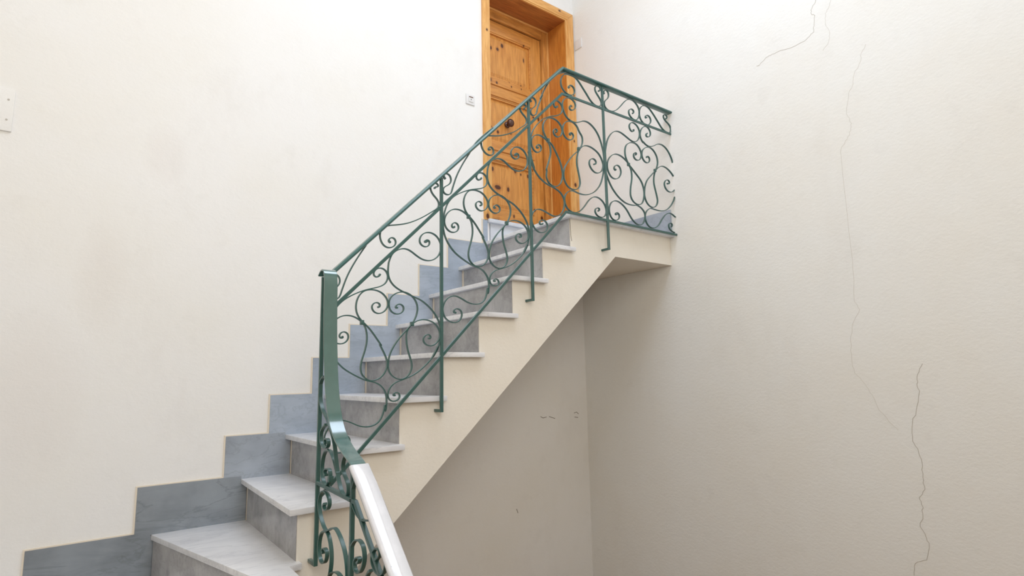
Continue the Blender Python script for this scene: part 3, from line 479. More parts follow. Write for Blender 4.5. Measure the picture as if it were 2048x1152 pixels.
# ------------------------------------------------------------------ wrought iron railing
UP = {'a2': [(-0.6815, 0.0807), (-0.6863, 0.0679), (-0.6978, 0.0617), (-0.7104, 0.0652), (-0.7171, 0.0752), (-0.7106, 0.0947), (-0.6857, 0.1111), (-0.6568, 0.1045), (-0.6431, 0.0848), (-0.6423, 0.06), (-0.6566, 0.0349), (-0.6869, 0.0185), (-0.7326, 0.0057), (-0.7663, -0.0054), (-0.8215, -0.0317), (-0.8648, -0.0617), (-0.8957, -0.0989), (-0.9125, -0.139), (-0.9215, -0.1775), (-0.9251, -0.2149), (-0.9205, -0.2533), (-0.9077, -0.2906), (-0.8817, -0.3287), (-0.8476, -0.3615), (-0.7652, -0.4063), (-0.7346, -0.4176), (-0.7035, -0.4238), (-0.6781, -0.4345), (-0.6597, -0.4517), (-0.6456, -0.473), (-0.6404, -0.4958), (-0.6403, -0.519), (-0.6419, -0.5422), (-0.647, -0.5623), (-0.6482, -0.524), (-0.6584, -0.571), (-0.6811, -0.6052), (-0.7203, -0.6205), (-0.7701, -0.6157), (-0.8152, -0.5954), (-0.8558, -0.5841), (-0.896, -0.5961), (-0.9212, -0.6289), (-0.9284, -0.6634), (-0.9106, -0.7028), (-0.8711, -0.7229), (-0.8345, -0.7152), (-0.8121, -0.686), (-0.8171, -0.6577), (-0.8451, -0.6478), (-0.8657, -0.6602), (-0.8614, -0.6738), (-0.8489, -0.6719)], 'b2': [(-0.4289, 0.2719), (-0.4349, 0.2625), (-0.4475, 0.2621), (-0.4461, 0.2718), (-0.4287, 0.2814), (-0.4145, 0.2742), (-0.4167, 0.2547), (-0.4355, 0.2388), (-0.4582, 0.2432), (-0.4747, 0.2631), (-0.4684, 0.2904), (-0.4452, 0.3118), (-0.4105, 0.3179), (-0.3759, 0.3043), (-0.3543, 0.2756), (-0.3493, 0.2455), (-0.3609, 0.2096), (-0.385, 0.1846), (-0.42, 0.1713), (-0.4542, 0.1737), (-0.4932, 0.1922), (-0.5261, 0.2121), (-0.559, 0.2184), (-0.5918, 0.2071), (-0.6179, 0.1877), (-0.6316, 0.1621), (-0.64, 0.1332), (-0.6375, 0.1435), (-0.6415, 0.1126), (-0.6408, 0.0827), (-0.6312, 0.0546), (-0.611, 0.031), (-0.5816, 0.0128), (-0.5458, -0.0009), (-0.5064, -0.0159), (-0.4666, -0.0294), (-0.4265, -0.055), (-0.3924, -0.0866), (-0.3665, -0.1238), (-0.3546, -0.1581), (-0.3518, -0.1937), (-0.358, -0.2303), (-0.3721, -0.2727), (-0.3985, -0.3111), (-0.3647, -0.2495), (-0.3767, -0.2776), (-0.4066, -0.3181), (-0.4513, -0.3596), (-0.4949, -0.3892), (-0.5332, -0.4063), (-0.5667, -0.4173), (-0.5997, -0.4282), (-0.6223, -0.447), (-0.6348, -0.4704), (-0.6351, -0.4921), (-0.6254, -0.5089), (-0.6053, -0.5156), (-0.5848, -0.5097), (-0.5715, -0.4952), (-0.576, -0.4772), (-0.5902, -0.47), (-0.6058, -0.4746), (-0.6108, -0.4851), (-0.6028, -0.4901), (-0.5974, -0.485)], 'c2': [(-0.8602, -0.2172), (-0.8522, -0.2221), (-0.8602, -0.2288), (-0.8708, -0.2266), (-0.876, -0.2148), (-0.868, -0.1997), (-0.8521, -0.1927), (-0.836, -0.1997), (-0.8281, -0.2173), (-0.839, -0.2422), (-0.8656, -0.2528), (-0.8919, -0.2462), (-0.9127, -0.2223), (-0.9168, -0.1906), (-0.9021, -0.156), (-0.8757, -0.1322), (-0.849, -0.1232), (-0.8113, -0.1252), (-0.784, -0.1375), (-0.7649, -0.1512), (-0.7512, -0.1707), (-0.7432, -0.2029), (-0.7425, -0.2409), (-0.7523, -0.2849), (-0.7665, -0.329), (-0.7706, -0.3622), (-0.7616, -0.3916), (-0.7425, -0.407), (-0.7346, -0.4153), (-0.7113, -0.4179), (-0.6837, -0.4103), (-0.6616, -0.3941), (-0.6473, -0.3733), (-0.6397, -0.349), (-0.6418, -0.324), (-0.6503, -0.3014), (-0.6659, -0.2731), (-0.6815, -0.2448), (-0.6677, -0.2598), (-0.6985, -0.2182), (-0.7318, -0.1774), (-0.7594, -0.1528), (-0.784, -0.128), (-0.7969, -0.0967), (-0.7966, -0.0632), (-0.7859, -0.0325), (-0.7663, -0.0097), (-0.7411, 0.0007), (-0.71, 0.003), (-0.6757, -0.0056), (-0.65, -0.0281), (-0.6382, -0.0557), (-0.645, -0.0814), (-0.6655, -0.1019), (-0.6914, -0.1085), (-0.714, -0.0975), (-0.7234, -0.0773), (-0.7135, -0.0596), (-0.6936, -0.0538), (-0.6776, -0.0623), (-0.6796, -0.0773), (-0.691, -0.0782)], 'd2': [(-0.5891, -0.0748), (-0.598, -0.0787), (-0.6038, -0.0708), (-0.5947, -0.0583), (-0.5738, -0.0549), (-0.5561, -0.0669), (-0.5583, -0.0873), (-0.5777, -0.1043), (-0.6015, -0.1065), (-0.6248, -0.0929), (-0.6349, -0.0699), (-0.6339, -0.0402), (-0.6177, -0.0175), (-0.5938, -0.0034), (-0.5637, 0.0044), (-0.5276, -0.0043), (-0.4987, -0.0272), (-0.4829, -0.0626), (-0.4868, -0.1012), (-0.5029, -0.1363), (-0.5155, -0.1532), (-0.5433, -0.182), (-0.5829, -0.2244), (-0.613, -0.2674), (-0.6293, -0.3033), (-0.6363, -0.3474), (-0.6369, -0.352), (-0.6305, -0.3765), (-0.6114, -0.3998), (-0.5872, -0.4125), (-0.5583, -0.4131), (-0.533, -0.3988), (-0.5166, -0.3766), (-0.5109, -0.3486), (-0.5195, -0.3151), (-0.5319, -0.2821), (-0.5397, -0.252), (-0.5421, -0.2247), (-0.5428, -0.2141), (-0.5391, -0.1839), (-0.5236, -0.1618), (-0.5, -0.1409), (-0.4627, -0.1268), (-0.4189, -0.129), (-0.3813, -0.1465), (-0.3597, -0.1768), (-0.3574, -0.2098), (-0.3775, -0.2404), (-0.4096, -0.256), (-0.4376, -0.2479), (-0.4527, -0.2272), (-0.4428, -0.2033), (-0.4207, -0.1962), (-0.4052, -0.2084), (-0.4119, -0.2209), (-0.4225, -0.2182)], 'e1': [(-0.9733, -0.0354), (-0.9783, -0.0279), (-0.9675, -0.0213), (-0.953, -0.0278), (-0.9472, -0.0136), (-0.9603, -0.0016), (-0.9819, -0.0044), (-0.9998, -0.0221), (-0.9976, -0.0477), (-0.9818, -0.0708), (-0.9603, -0.0878), (-0.9473, -0.1103), (-0.9531, -0.1308), (-0.9888, -0.1591), (-1.0586, -0.2062), (-1.1263, -0.2399), (-1.1855, -0.2571), (-1.2305, -0.2672), (-1.2556, -0.281), (-1.2728, -0.3092), (-1.2705, -0.3387), (-1.2544, -0.3664), (-1.229, -0.3771), (-1.2035, -0.3693), (-1.1877, -0.3493), (-1.1924, -0.3275), (-1.2118, -0.3209), (-1.2296, -0.3334), (-1.2281, -0.3483), (-1.2166, -0.3486)], 'f2': [(-0.909, 0.0294), (-0.9201, 0.0339), (-0.9237, 0.0484), (-0.9052, 0.0635), (-0.8828, 0.0566), (-0.874, 0.0283), (-0.889, 0.002), (-0.9165, -0.0144), (-0.9275, -0.0316), (-0.9187, -0.0497), (-0.8944, -0.0553), (-0.878, -0.0458), (-0.8658, -0.0103), (-0.8413, 0.0582), (-0.8024, 0.1341), (-0.7546, 0.2101), (-0.7207, 0.2692), (-0.67, 0.3249), (-0.6006, 0.3894)], 'e2': [(-0.3628, 0.5649), (-0.3715, 0.5698), (-0.3623, 0.5797), (-0.3492, 0.5809), (-0.3488, 0.5948), (-0.3648, 0.5997), (-0.3857, 0.5928), (-0.3997, 0.5742), (-0.3985, 0.5526), (-0.3814, 0.5338), (-0.3593, 0.5192), (-0.3478, 0.5027), (-0.3563, 0.476), (-0.3955, 0.4441), (-0.4487, 0.4033), (-0.5061, 0.3734), (-0.562, 0.3517), (-0.6219, 0.3379), (-0.6541, 0.3255), (-0.6745, 0.3023), (-0.6812, 0.2734), (-0.6685, 0.2446), (-0.645, 0.225), (-0.6184, 0.2218), (-0.5978, 0.2355), (-0.5937, 0.2571), (-0.6068, 0.2748), (-0.6256, 0.2736), (-0.6365, 0.2601), (-0.6287, 0.2501), (-0.6179, 0.2571)], 'f3': [(-0.3098, 0.6292), (-0.32, 0.6312), (-0.3182, 0.6517), (-0.3027, 0.6611), (-0.2827, 0.6569), (-0.2728, 0.6397), (-0.2779, 0.6147), (-0.2988, 0.5924), (-0.3174, 0.5774), (-0.3222, 0.5587), (-0.3094, 0.5434), (-0.288, 0.5457), (-0.2754, 0.5575), (-0.2684, 0.5834), (-0.2515, 0.6307), (-0.2212, 0.6975), (-0.2388, 0.67), (-0.1996, 0.7449), (-0.1523, 0.8154), (-0.1102, 0.859), (-0.0679, 0.8888), (-0.0361, 0.9043), (-0.0087, 0.9173), (0.0158, 0.9235)], 'a3': [(-0.1029, 0.6607), (-0.0966, 0.6537), (-0.1081, 0.6428), (-0.1254, 0.6482), (-0.1312, 0.6672), (-0.1193, 0.6886), (-0.0994, 0.6979), (-0.0767, 0.6904), (-0.0579, 0.6671), (-0.0576, 0.6412), (-0.0732, 0.6162), (-0.1134, 0.5925), (-0.1655, 0.5735), (-0.217, 0.5461), (-0.2617, 0.5054), (-0.2967, 0.4618), (-0.318, 0.4173), (-0.3264, 0.3762), (-0.3288, 0.3368), (-0.3257, 0.2988), (-0.3179, 0.2619), (-0.2984, 0.213), (-0.3438, 0.3102), (-0.3311, 0.2716), (-0.3093, 0.2199), (-0.2685, 0.1717), (-0.2123, 0.1387), (-0.1495, 0.1238), (-0.0957, 0.1013), (-0.0689, 0.0674), (-0.0653, 0.0333), (-0.0803, -0.0114), (-0.1116, -0.043), (-0.1564, -0.056), (-0.2044, -0.0439), (-0.2469, -0.032), (-0.2874, -0.0333), (-0.3207, -0.0592), (-0.3311, -0.0988), (-0.3159, -0.144), (-0.2705, -0.172), (-0.2228, -0.1567), (-0.2072, -0.1212), (-0.23, -0.0926), (-0.2651, -0.0963), (-0.2752, -0.1162), (-0.2567, -0.126), (-0.245, -0.114)], 'b3': [(0.0183, 0.6978), (0.0084, 0.6901), (0.0003, 0.6779), (0.0086, 0.6654), (0.033, 0.6682), (0.0545, 0.688), (0.0579, 0.7189), (0.0363, 0.7401), (0.0046, 0.7459), (-0.0308, 0.7332), (-0.054, 0.7019), (-0.0565, 0.6719), (-0.0473, 0.6403), (-0.0297, 0.6133), (0.001, 0.5945), (0.0422, 0.5896), (0.0881, 0.6041), (0.1216, 0.6203), (0.1682, 0.6224), (0.2208, 0.5965), (0.2563, 0.5598), (0.278, 0.5193), (0.283, 0.5063), (0.298, 0.4557), (0.3031, 0.4029), (0.2979, 0.3421), (0.2816, 0.2736), (0.2495, 0.2087), (0.1909, 0.1544), (0.1195, 0.1262), (0.0587, 0.1249), (0.0106, 0.1331), (-0.0289, 0.122), (-0.0593, 0.09), (-0.0651, 0.056), (-0.0495, 0.0174), (-0.0141, -0.0044), (0.0263, -0.0052), (0.0683, 0.0142), (0.108, 0.0516), (0.1489, 0.0982), (0.1933, 0.126), (0.2368, 0.1267), (0.2758, 0.1072), (0.2998, 0.0745), (0.3024, 0.037), (0.282, 0.0078), (0.2455, -0.0007), (0.2104, 0.01), (0.1962, 0.0364), (0.2171, 0.0581), (0.2424, 0.0564), (0.2415, 0.0419), (0.2278, 0.038)], 'c3': [(-0.2667, 0.3537), (-0.2639, 0.346), (-0.2762, 0.3431), (-0.2832, 0.3523), (-0.2723, 0.3685), (-0.2508, 0.3721), (-0.239, 0.3576), (-0.2491, 0.3307), (-0.274, 0.3163), (-0.3009, 0.3262), (-0.318, 0.3563), (-0.3171, 0.3882), (-0.3012, 0.4141), (-0.2703, 0.4305), (-0.2334, 0.4306), (-0.2058, 0.419), (-0.1843, 0.4077), (-0.1696, 0.3787), (-0.1658, 0.3446), (-0.1768, 0.3024), (-0.1928, 0.2595), (-0.2066, 0.2222), (-0.1994, 0.2275), (-0.2077, 0.1876), (-0.1972, 0.1553), (-0.1687, 0.134), (-0.1293, 0.1337), (-0.0933, 0.1598), (-0.0744, 0.2024), (-0.0746, 0.2454), (-0.0926, 0.3004), (-0.1255, 0.3559), (-0.1588, 0.3991), (-0.1879, 0.4117), (-0.2052, 0.435), (-0.2216, 0.4659), (-0.2236, 0.5003), (-0.208, 0.5344), (-0.1852, 0.5571), (-0.1529, 0.5692), (-0.1144, 0.5656), (-0.0826, 0.5468), (-0.0653, 0.5204), (-0.0651, 0.4948), (-0.0792, 0.4709), (-0.1059, 0.4542), (-0.1313, 0.4632), (-0.142, 0.4858), (-0.1297, 0.5041), (-0.1102, 0.508), (-0.103, 0.493), (-0.1177, 0.4828)], 'd3': [(0.0082, 0.4975), (-0.0039, 0.4971), (-0.0047, 0.5088), (0.0124, 0.5167), (0.0321, 0.5034), (0.0262, 0.4785), (-0.0002, 0.4603), (-0.0268, 0.4632), (-0.0525, 0.4826), (-0.0611, 0.5112), (-0.0565, 0.5432), (-0.0354, 0.572), (-0.0012, 0.5876), (0.0326, 0.5871), (0.0646, 0.5691), (0.0863, 0.5325), (0.1059, 0.5149), (0.1093, 0.4746), (0.091, 0.4334), (0.0683, 0.4079), (0.013, 0.3591), (-0.031, 0.3057), (-0.0587, 0.2604), (-0.0655, 0.2198), (-0.0569, 0.1824), (-0.0277, 0.1488), (0.0134, 0.1406), (0.0506, 0.1514), (0.0733, 0.1835), (0.0721, 0.2232), (0.0616, 0.2692), (0.0514, 0.3233), (0.058, 0.3732), (0.0772, 0.4156), (0.1134, 0.4485), (0.1578, 0.4596), (0.2129, 0.4491), (0.2569, 0.4257), (0.2833, 0.3896), (0.293, 0.3582), (0.2731, 0.3124), (0.2266, 0.2905), (0.1882, 0.3032), (0.1625, 0.3389), (0.1696, 0.3691), (0.2038, 0.3848), (0.2288, 0.3695), (0.2243, 0.3503), (0.205, 0.3463)], 'e3': [(0.0092, 0.8204), (0.0087, 0.8103), (-0.0001, 0.8126), (0.0018, 0.8262), (0.0183, 0.8372), (0.0406, 0.834), (0.0559, 0.8134), (0.0527, 0.7874), (0.0312, 0.7696), (0.0054, 0.7645), (-0.0291, 0.7732), (-0.0551, 0.795), (-0.0644, 0.8268), (-0.0566, 0.8638), (-0.0367, 0.89), (-0.0076, 0.9028), (0.0311, 0.9075), (0.0697, 0.901), (0.1015, 0.8778), (0.133, 0.8467), (0.1649, 0.8153), (0.1937, 0.7853), (0.2299, 0.7633), (0.2641, 0.759), (0.2927, 0.7721), (0.303, 0.7932), (0.2885, 0.8203), (0.2654, 0.8422), (0.2459, 0.865), (0.2421, 0.8846), (0.2549, 0.9031), (0.2762, 0.9106), (0.2968, 0.9037), (0.2995, 0.8888), (0.2858, 0.8706), (0.2762, 0.874)], 'a4': [(0.6134, 0.6881), (0.6229, 0.6813), (0.608, 0.6668), (0.5838, 0.6715), (0.5704, 0.696), (0.5774, 0.7193), (0.6015, 0.7364), (0.6361, 0.7345), (0.6693, 0.7104), (0.6799, 0.6749), (0.6692, 0.637), (0.6421, 0.6072), (0.6104, 0.5948), (0.5727, 0.6002), (0.5286, 0.6162), (0.4776, 0.6311), (0.4336, 0.6296), (0.3925, 0.6079), (0.358, 0.5693), (0.3357, 0.5279), (0.3409, 0.5382), (0.3235, 0.483), (0.3112, 0.4125), (0.3094, 0.3449), (0.3288, 0.2818), (0.3713, 0.2146), (0.4388, 0.1594), (0.5096, 0.1334), (0.5966, 0.1367), (0.6008, 0.1402), (0.654, 0.128), (0.6898, 0.0948), (0.6863, 0.051), (0.654, 0.0112), (0.6084, 0.0028), (0.5571, 0.0286), (0.5006, 0.0922), (0.4512, 0.125), (0.4011, 0.1356), (0.3583, 0.1194), (0.3326, 0.0769), (0.3363, 0.0307), (0.3593, 0.0038), (0.3965, 0.0005), (0.4256, 0.0208), (0.4272, 0.0448), (0.4044, 0.0578), (0.3853, 0.0471), (0.3904, 0.0343), (0.4034, 0.0423)], 'b4': [(0.7633, 0.6956), (0.7468, 0.6887), (0.7454, 0.6719), (0.7691, 0.6678), (0.7976, 0.6902), (0.7954, 0.723), (0.7673, 0.7452), (0.7349, 0.7408), (0.701, 0.713), (0.6817, 0.6672), (0.6945, 0.6295), (0.7205, 0.6085), (0.7035, 0.6248), (0.7376, 0.6058), (0.775, 0.5997), (0.8242, 0.6144), (0.8752, 0.6415), (0.9251, 0.6465), (0.9736, 0.6278), (1.0107, 0.5907), (1.0327, 0.5519), (1.0421, 0.5204)], 'b4low': [(1.0511, 0.3125), (1.0305, 0.2561), (0.9868, 0.1997), (0.9312, 0.1583), (0.8709, 0.1404), (0.8036, 0.1397), (0.7519, 0.1408), (0.7097, 0.1134), (0.6913, 0.0796), (0.6971, 0.0372), (0.7315, 0.0051), (0.7827, 0.003), (0.8326, 0.032), (0.8807, 0.0865), (0.9284, 0.1277), (0.9792, 0.1401), (1.0327, 0.1192)], 'g4low': [(1.0114, 0.0009), (0.9722, 0.0103), (0.9474, 0.0325), (0.9498, 0.0584), (0.9776, 0.0689), (0.9933, 0.055), (0.9779, 0.04)], 'c4': [(0.4069, 0.3557), (0.4193, 0.3504), (0.402, 0.3444), (0.3928, 0.3589), (0.413, 0.3843), (0.4472, 0.3854), (0.4646, 0.3493), (0.4437, 0.3056), (0.4024, 0.2854), (0.3611, 0.2953), (0.3344, 0.3348), (0.3334, 0.3855), (0.3612, 0.4307), (0.4051, 0.4599), (0.4568, 0.464), (0.5078, 0.4475), (0.5456, 0.4216), (0.5693, 0.38), (0.5716, 0.3246), (0.554, 0.2535), (0.5513, 0.1917), (0.5755, 0.1592), (0.6191, 0.1451), (0.6638, 0.1599), (0.6894, 0.2066), (0.6936, 0.2605), (0.6705, 0.3189), (0.6176, 0.3649), (0.575, 0.3967), (0.5455, 0.4197), (0.5194, 0.4625), (0.5139, 0.5109), (0.533, 0.5559), (0.5794, 0.5826), (0.634, 0.586), (0.6748, 0.554), (0.6857, 0.515), (0.6642, 0.4753), (0.6252, 0.4668), (0.6011, 0.4836), (0.6059, 0.513), (0.6311, 0.5218), (0.6374, 0.5087), (0.6233, 0.503)], 'd4': [(0.744, 0.5087), (0.7381, 0.517), (0.7595, 0.525), (0.7767, 0.5029), (0.7553, 0.4726), (0.7178, 0.4742), (0.6922, 0.5037), (0.6955, 0.5459), (0.726, 0.5773), (0.7747, 0.595), (0.8214, 0.5811), (0.8551, 0.5429), (0.8627, 0.4955), (0.8387, 0.4417), (0.7867, 0.3925), (0.7303, 0.3367), (0.7021, 0.2746), (0.6976, 0.2174), (0.7217, 0.1715), (0.7667, 0.1508), (0.8134, 0.1647), (0.8378, 0.2037), (0.8257, 0.2655), (0.8074, 0.3324), (0.8118, 0.3846), (0.833, 0.4308), (0.8698, 0.4644), (0.9156, 0.4825), (0.9649, 0.4763), (1.0103, 0.4538), (1.0415, 0.4268)], 'd4low': [(1.0485, 0.3385), (1.0258, 0.3145), (0.9839, 0.2991), (0.9404, 0.3153), (0.9238, 0.3513), (0.9413, 0.3808), (0.9742, 0.3905), (0.9908, 0.3739), (0.9741, 0.3563), (0.9595, 0.3614)], 'f4': [(0.3336, 0.869), (0.323, 0.8696), (0.3313, 0.8905), (0.35, 0.9055), (0.3695, 0.8965), (0.3766, 0.8722), (0.3642, 0.8448), (0.3341, 0.8188), (0.3259, 0.7997), (0.335, 0.7735), (0.3626, 0.7603), (0.4022, 0.7622), (0.4397, 0.7799), (0.4827, 0.8173), (0.5309, 0.8675), (0.571, 0.898), (0.6178, 0.907), (0.6556, 0.892), (0.6832, 0.8622), (0.6882, 0.825), (0.6726, 0.7851), (0.642, 0.7622), (0.6037, 0.7668), (0.5749, 0.7915), (0.5728, 0.8153), (0.5972, 0.8356), (0.6263, 0.8327), (0.6306, 0.8175), (0.6142, 0.8049)], 'e4': [(0.7673, 0.8157), (0.7559, 0.8044), (0.7488, 0.8164), (0.7664, 0.835), (0.7986, 0.8313), (0.8126, 0.8026), (0.7912, 0.7702), (0.7561, 0.7562), (0.717, 0.7665), (0.6915, 0.7956), (0.6869, 0.8384), (0.7056, 0.8767), (0.7435, 0.9012), (0.7917, 0.8979), (0.8383, 0.8656), (0.8861, 0.8219), (0.9392, 0.7743), (0.9847, 0.759), (1.0258, 0.7652), (1.0402, 0.7988), (1.0254, 0.8267), (0.988, 0.844), (0.9625, 0.8648), (0.959, 0.884), (0.9756, 0.8971), (1.001, 0.8924), (1.0068, 0.8795), (0.99, 0.8652)]}
LOW = {'bandtop': [(-0.1206, -0.98), (-0.0921, -0.9901), (-0.0739, -1.0133), (-0.071, -1.0493), (-0.0831, -1.0874), (-0.1061, -1.1171), (-0.1368, -1.1384), (-0.1663, -1.1543), (-0.1986, -1.1857), (-0.2283, -1.2148), (-0.2535, -1.2515), (-0.2668, -1.2886), (-0.2807, -1.3251), (-0.2943, -1.358), (-0.3108, -1.3869), (-0.3338, -1.4144), (-0.3597, -1.4289), (-0.3844, -1.4327), (-0.406, -1.4161), (-0.4061, -1.3894), (-0.3847, -1.3682), (-0.3592, -1.3532), (-0.3453, -1.3304), (-0.3517, -1.2989), (-0.3674, -1.2851)], 's3': [(-0.1712, -1.3793), (-0.1519, -1.3751), (-0.1509, -1.3621), (-0.1739, -1.3536), (-0.2082, -1.3523), (-0.2174, -1.3768), (-0.2029, -1.4042), (-0.1726, -1.4205), (-0.1401, -1.406), (-0.1197, -1.3691), (-0.1242, -1.3289), (-0.1455, -1.2936), (-0.1728, -1.2786), (-0.2103, -1.2811), (-0.2388, -1.2977), (-0.2628, -1.3207), (-0.282, -1.3438), (-0.2943, -1.358)], 's2': [(-0.1567, -1.2546), (-0.1418, -1.2475), (-0.1458, -1.2372), (-0.1693, -1.2328), (-0.1887, -1.2405), (-0.1883, -1.2602), (-0.1535, -1.2747), (-0.1222, -1.2691), (-0.0973, -1.2409), (-0.1016, -1.2101), (-0.1275, -1.1899), (-0.1555, -1.1782)], 's4': [(-0.1672, -1.4908), (-0.1497, -1.4982), (-0.1551, -1.5096), (-0.1736, -1.5151), (-0.2038, -1.5046), (-0.2194, -1.4795), (-0.2001, -1.4567), (-0.1634, -1.4436), (-0.1319, -1.4481), (-0.1061, -1.4738), (-0.0997, -1.5093), (-0.1166, -1.5438), (-0.1466, -1.5724), (-0.1795, -1.5905), (-0.21, -1.587), (-0.2434, -1.5724), (-0.2848, -1.5636), (-0.3183, -1.5754), (-0.3557, -1.5993), (-0.3848, -1.6296), (-0.402, -1.6617), (-0.4113, -1.6924), (-0.4129, -1.7193)], 's5': [(-0.1644, -1.6808), (-0.1507, -1.6778), (-0.1542, -1.6665), (-0.1805, -1.6594), (-0.2033, -1.6693), (-0.1969, -1.7003), (-0.1675, -1.7196), (-0.1358, -1.7173), (-0.1152, -1.6916), (-0.1144, -1.6491), (-0.1318, -1.6149), (-0.1666, -1.596), (-0.2019, -1.5952), (-0.2298, -1.6194), (-0.2476, -1.6538), (-0.252, -1.6906), (-0.246, -1.7239), (-0.2354, -1.7526)], 's6': [(-0.2312, -1.7536), (-0.2551, -1.7333), (-0.2876, -1.7225), (-0.3197, -1.7175), (-0.3518, -1.7236)], 's7': [(-0.5046, -1.6399), (-0.5256, -1.6269), (-0.5226, -1.6174), (-0.491, -1.6246), (-0.4751, -1.6458), (-0.4829, -1.6693), (-0.5164, -1.6713), (-0.5455, -1.6509), (-0.5635, -1.6111), (-0.552, -1.5754), (-0.5225, -1.5608), (-0.4841, -1.5662), (-0.4499, -1.5946), (-0.4346, -1.6353), (-0.4328, -1.6754), (-0.4372, -1.704)], 's8': [(-0.4743, -1.3511), (-0.4546, -1.3844), (-0.4429, -1.4167), (-0.4512, -1.446), (-0.4831, -1.471), (-0.5379, -1.4872), (-0.605, -1.4771)], 's9': [(-0.6564, -1.5969), (-0.6617, -1.587), (-0.6863, -1.5805), (-0.6956, -1.5608), (-0.664, -1.5548), (-0.6325, -1.5746), (-0.6255, -1.604), (-0.6495, -1.6273), (-0.6914, -1.6339), (-0.7204, -1.6192), (-0.7348, -1.5966), (-0.7365, -1.5807)], 's10': [(-0.6205, -1.6365), (-0.6015, -1.6449), (-0.5892, -1.6645)]}
YP, X1 = -.060, -1.541
SL = 1.0
XC, ZT, ZM, ZB = -.055, .921, .756, -.012
PX = [-1.541, -.934, -.334, .313]
rl = empty('railing', (-.6, YP, -.3))
tag(rl, 'green painted wrought iron scroll railing with flat handrail following stairs and landing', 'railing')
zat = lambda z0, x: z0 + min(0, x - XC) * SL
def bar(nm, path, t, wd, mat=None, nrm=(0, 1, 0), **kw): return sweep(nm, path, nrm, t, wd, mat or M['green'], rl, **kw)
hr = [(.008, -.017), (.008, .017), (.005, .023), (-.001, .025), (-.004, .021), (-.009, .019), (-.009, -.019), (-.004, -.021), (-.001, -.025), (.005, -.023)]
hr = [(-a, b) for a, b in hr]
bar('handrail', [(-1.505, YP, zat(ZT, -1.505)), (XC, YP, ZT), (XR + .01, YP, ZT)], 0, 0, M['greent'], section=hr)
for nm, z0, xa in (('mid_rail', ZM, PX[0]), ('bottom_rail', ZB, PX[0])):
    bar(nm, [(xa, YP, zat(z0, xa)), (XC, YP, z0), (XR + .01, YP, z0)], .0155, .011)
ends = [(-1.752), (-1.165), (-.578), (-.206)]
for i, x in enumerate(PX):
    y = YP if i else YP - .012
    top = zat(ZT, x) - .012 if i else -.548
    p = bar('post', [(x, y, ends[i]), (x, y, top)], .0165, .013)
    bm = bmesh.new(); add_box(bm, x - .008, x + .008, y - .006, .004, ends[i] - .001, ends[i] + .013, .002)
    b = mesh_obj('bracket', bm, M['green'], p, 40)
def scroll(pts, nm='scroll', t=.0052, wd=.0125, a=True, b=True, lower=False, parent=None):
    P = [((X1, u, v) if lower else (u, YP, v)) for u, v in pts]
    Q = smooth_path(P)
    bm = bmesh.new(); add_sweep(bm, Q, (1, 0, 0) if lower else (0, 1, 0), t, wd, scale=eye(a, b))
    return mesh_obj(nm, bm, M['green'], rl, 35)
def shift(pts, dx, dz): return [(u + dx, v + dz) for u, v in pts]
DX, DZ = PX[0] - PX[1] + .020, PX[0] - PX[1] + .019
OPEN = {'b2': (1, 1), 'f2': (1, 0), 'f3': (1, 0), 'b4': (1, 0), 'b4low': (0, 0), 'g4low': (0, 1), 'd4low': (0, 1), 'd4': (1, 0), 'e3': (1, 1)}
for k, pts in UP.items():
    a, b = OPEN.get(k, (1, 1)); scroll(pts, a=a, b=b)
UP['f2s'] = UP['f2'][:-3]; OPEN['f2s'] = (1, 0)
for k in ('a2', 'b2', 'c2', 'd2', 'f2s'):
    a, b = OPEN.get(k, (1, 1)); scroll(shift(UP[k], DX, DZ), a=a, b=b)
def collar(x, z, y=YP, s=.011, lower=False):
    bm = bmesh.new(); add_box(bm, x - s * .75, x + s * .75, y - .0085, y + .0085, z - s, z + s, .0025); mesh_obj('collar', bm, M['green'], rl, 40)
for x, z in ((-.767, -.152), (-.513, -.151), (-1.354, -.740), (-1.099, -.738), (-.185, .415), (.072, .420), (.545, .417), (.828, .432)): collar(x, z)
for x in (-.64, -.052, -1.2275): pass
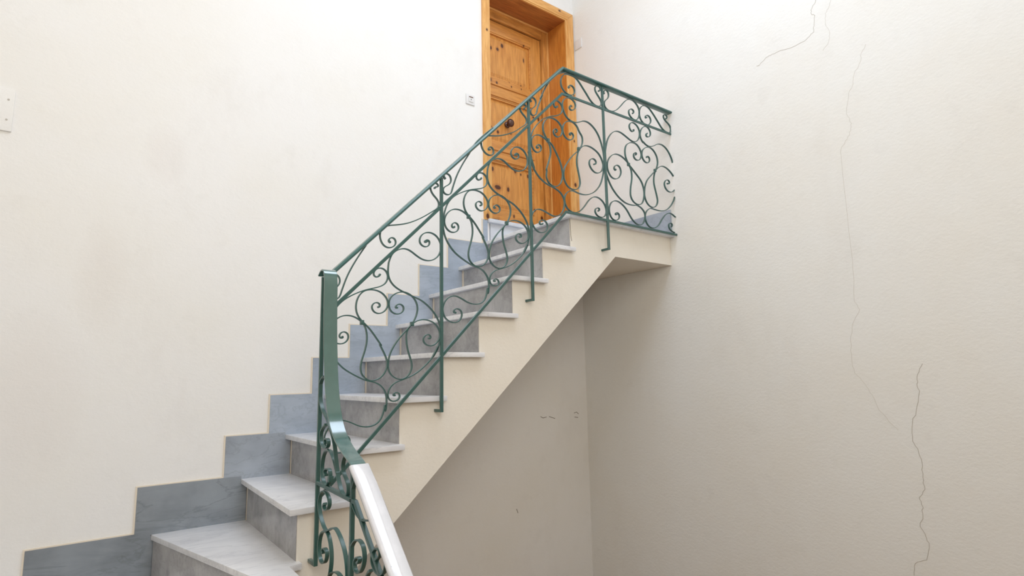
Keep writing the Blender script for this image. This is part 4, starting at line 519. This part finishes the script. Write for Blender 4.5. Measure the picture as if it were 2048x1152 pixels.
# lower part, in the plane of the turning flight
NX = (1, 0, 0)
WB = .016
rib = [(-.085, -.546), (-.100, -.533), (-.122, -.524), (-.143, -.527), (-.156, -.545), (-.162, -.58), (-.167, -.703), (-.180, -.872), (-.209, -1.037), (-.256, -1.155), (-.319, -1.221), (-.407, -1.268), (-.484, -1.298), (-.515, -1.318)]
sweep('handrail', smooth_path([(X1, a, b) for a, b in rib], .01, 3), NX, .0065, .058, M['greenh'], rl, ch=.4)
HS = .90
cov = [(-.007, -.032)] + [(-.002 + .033 * math.sin(math.pi * i / 16) ** .8, -.0375 * math.cos(math.pi * i / 16)) for i in range(17)] + [(-.007, .032)]
cov = [(-a, b) for a, b in cov]
yc, zc = -.500, -1.305
pth = [(X1, yc, zc), (X1, -.576, -1.363), (X1, -.694, -1.468), (X1, -.846, -1.604), (X1, -1.16, -1.604 - .314 * HS)]
hc = sweep('handrail_cover', pth, NX, 0, 0, M['white'], rl, section=cov); hc.data.set_sharp_from_angle(angle=math.radians(62)); hc['label'] = 'white plastic handrail cover'
sweep('handrail', [(X1, a, b - .008) for _, a, b in pth], NX, .006, .05, M['greenh'], rl)
p1z = -1.430
sweep('mid_rail', [(X1, -.066, -1.421), (X1, -.474, -1.437), (X1, -1.06, -1.437 - .586 * HS)], NX, .0155, WB, M['green'], rl)
sweep('bottom_rail', [(X1, -.11, -1.870), (X1, -.45, -2.215), (X1, -1.06, -2.215 - .61 * HS)], NX, .0155, WB, M['green'], rl)
for y, zb, zt in ((-.445, -2.33, -1.290), (-1.06, ZF + .006, -1.82)):
    p = sweep('post', [(X1, y, zb), (X1, y, zt)], NX, .0165, .016, M['green'], rl)
    bm = bmesh.new(); add_box(bm, XW - .002 if y > -1 else X1 - .03, X1 + .007, y - .007, y + .007, zb - .001, zb + .013, .002); mesh_obj('bracket', bm, M['green'], p, 40)
for k in ('bandtop', 's2', 's3', 's4', 's5', 's6', 's8'):
    scroll(LOW[k], t=.0055, wd=WB, a=k not in ('bandtop', 's6', 's8'), b=k not in ('s4', 's5', 's6', 's8', 'bandtop'), lower=True)
for k in ('s7', 's9', 's10'): scroll(LOW[k], t=.0055, wd=WB, a=1, b=0, lower=True)
for k in ():
    scroll([(u - .116 + .005, v - 1.911 + (0) * (u + .334)) for u, v in UP[k]], t=.0055, wd=WB, lower=True)
bm = bmesh.new(); add_box(bm, X1 - .010, X1 + .010, -.228, -.208, -1.40, -1.376, .003); mesh_obj('collar', bm, M['green'], rl, 40)
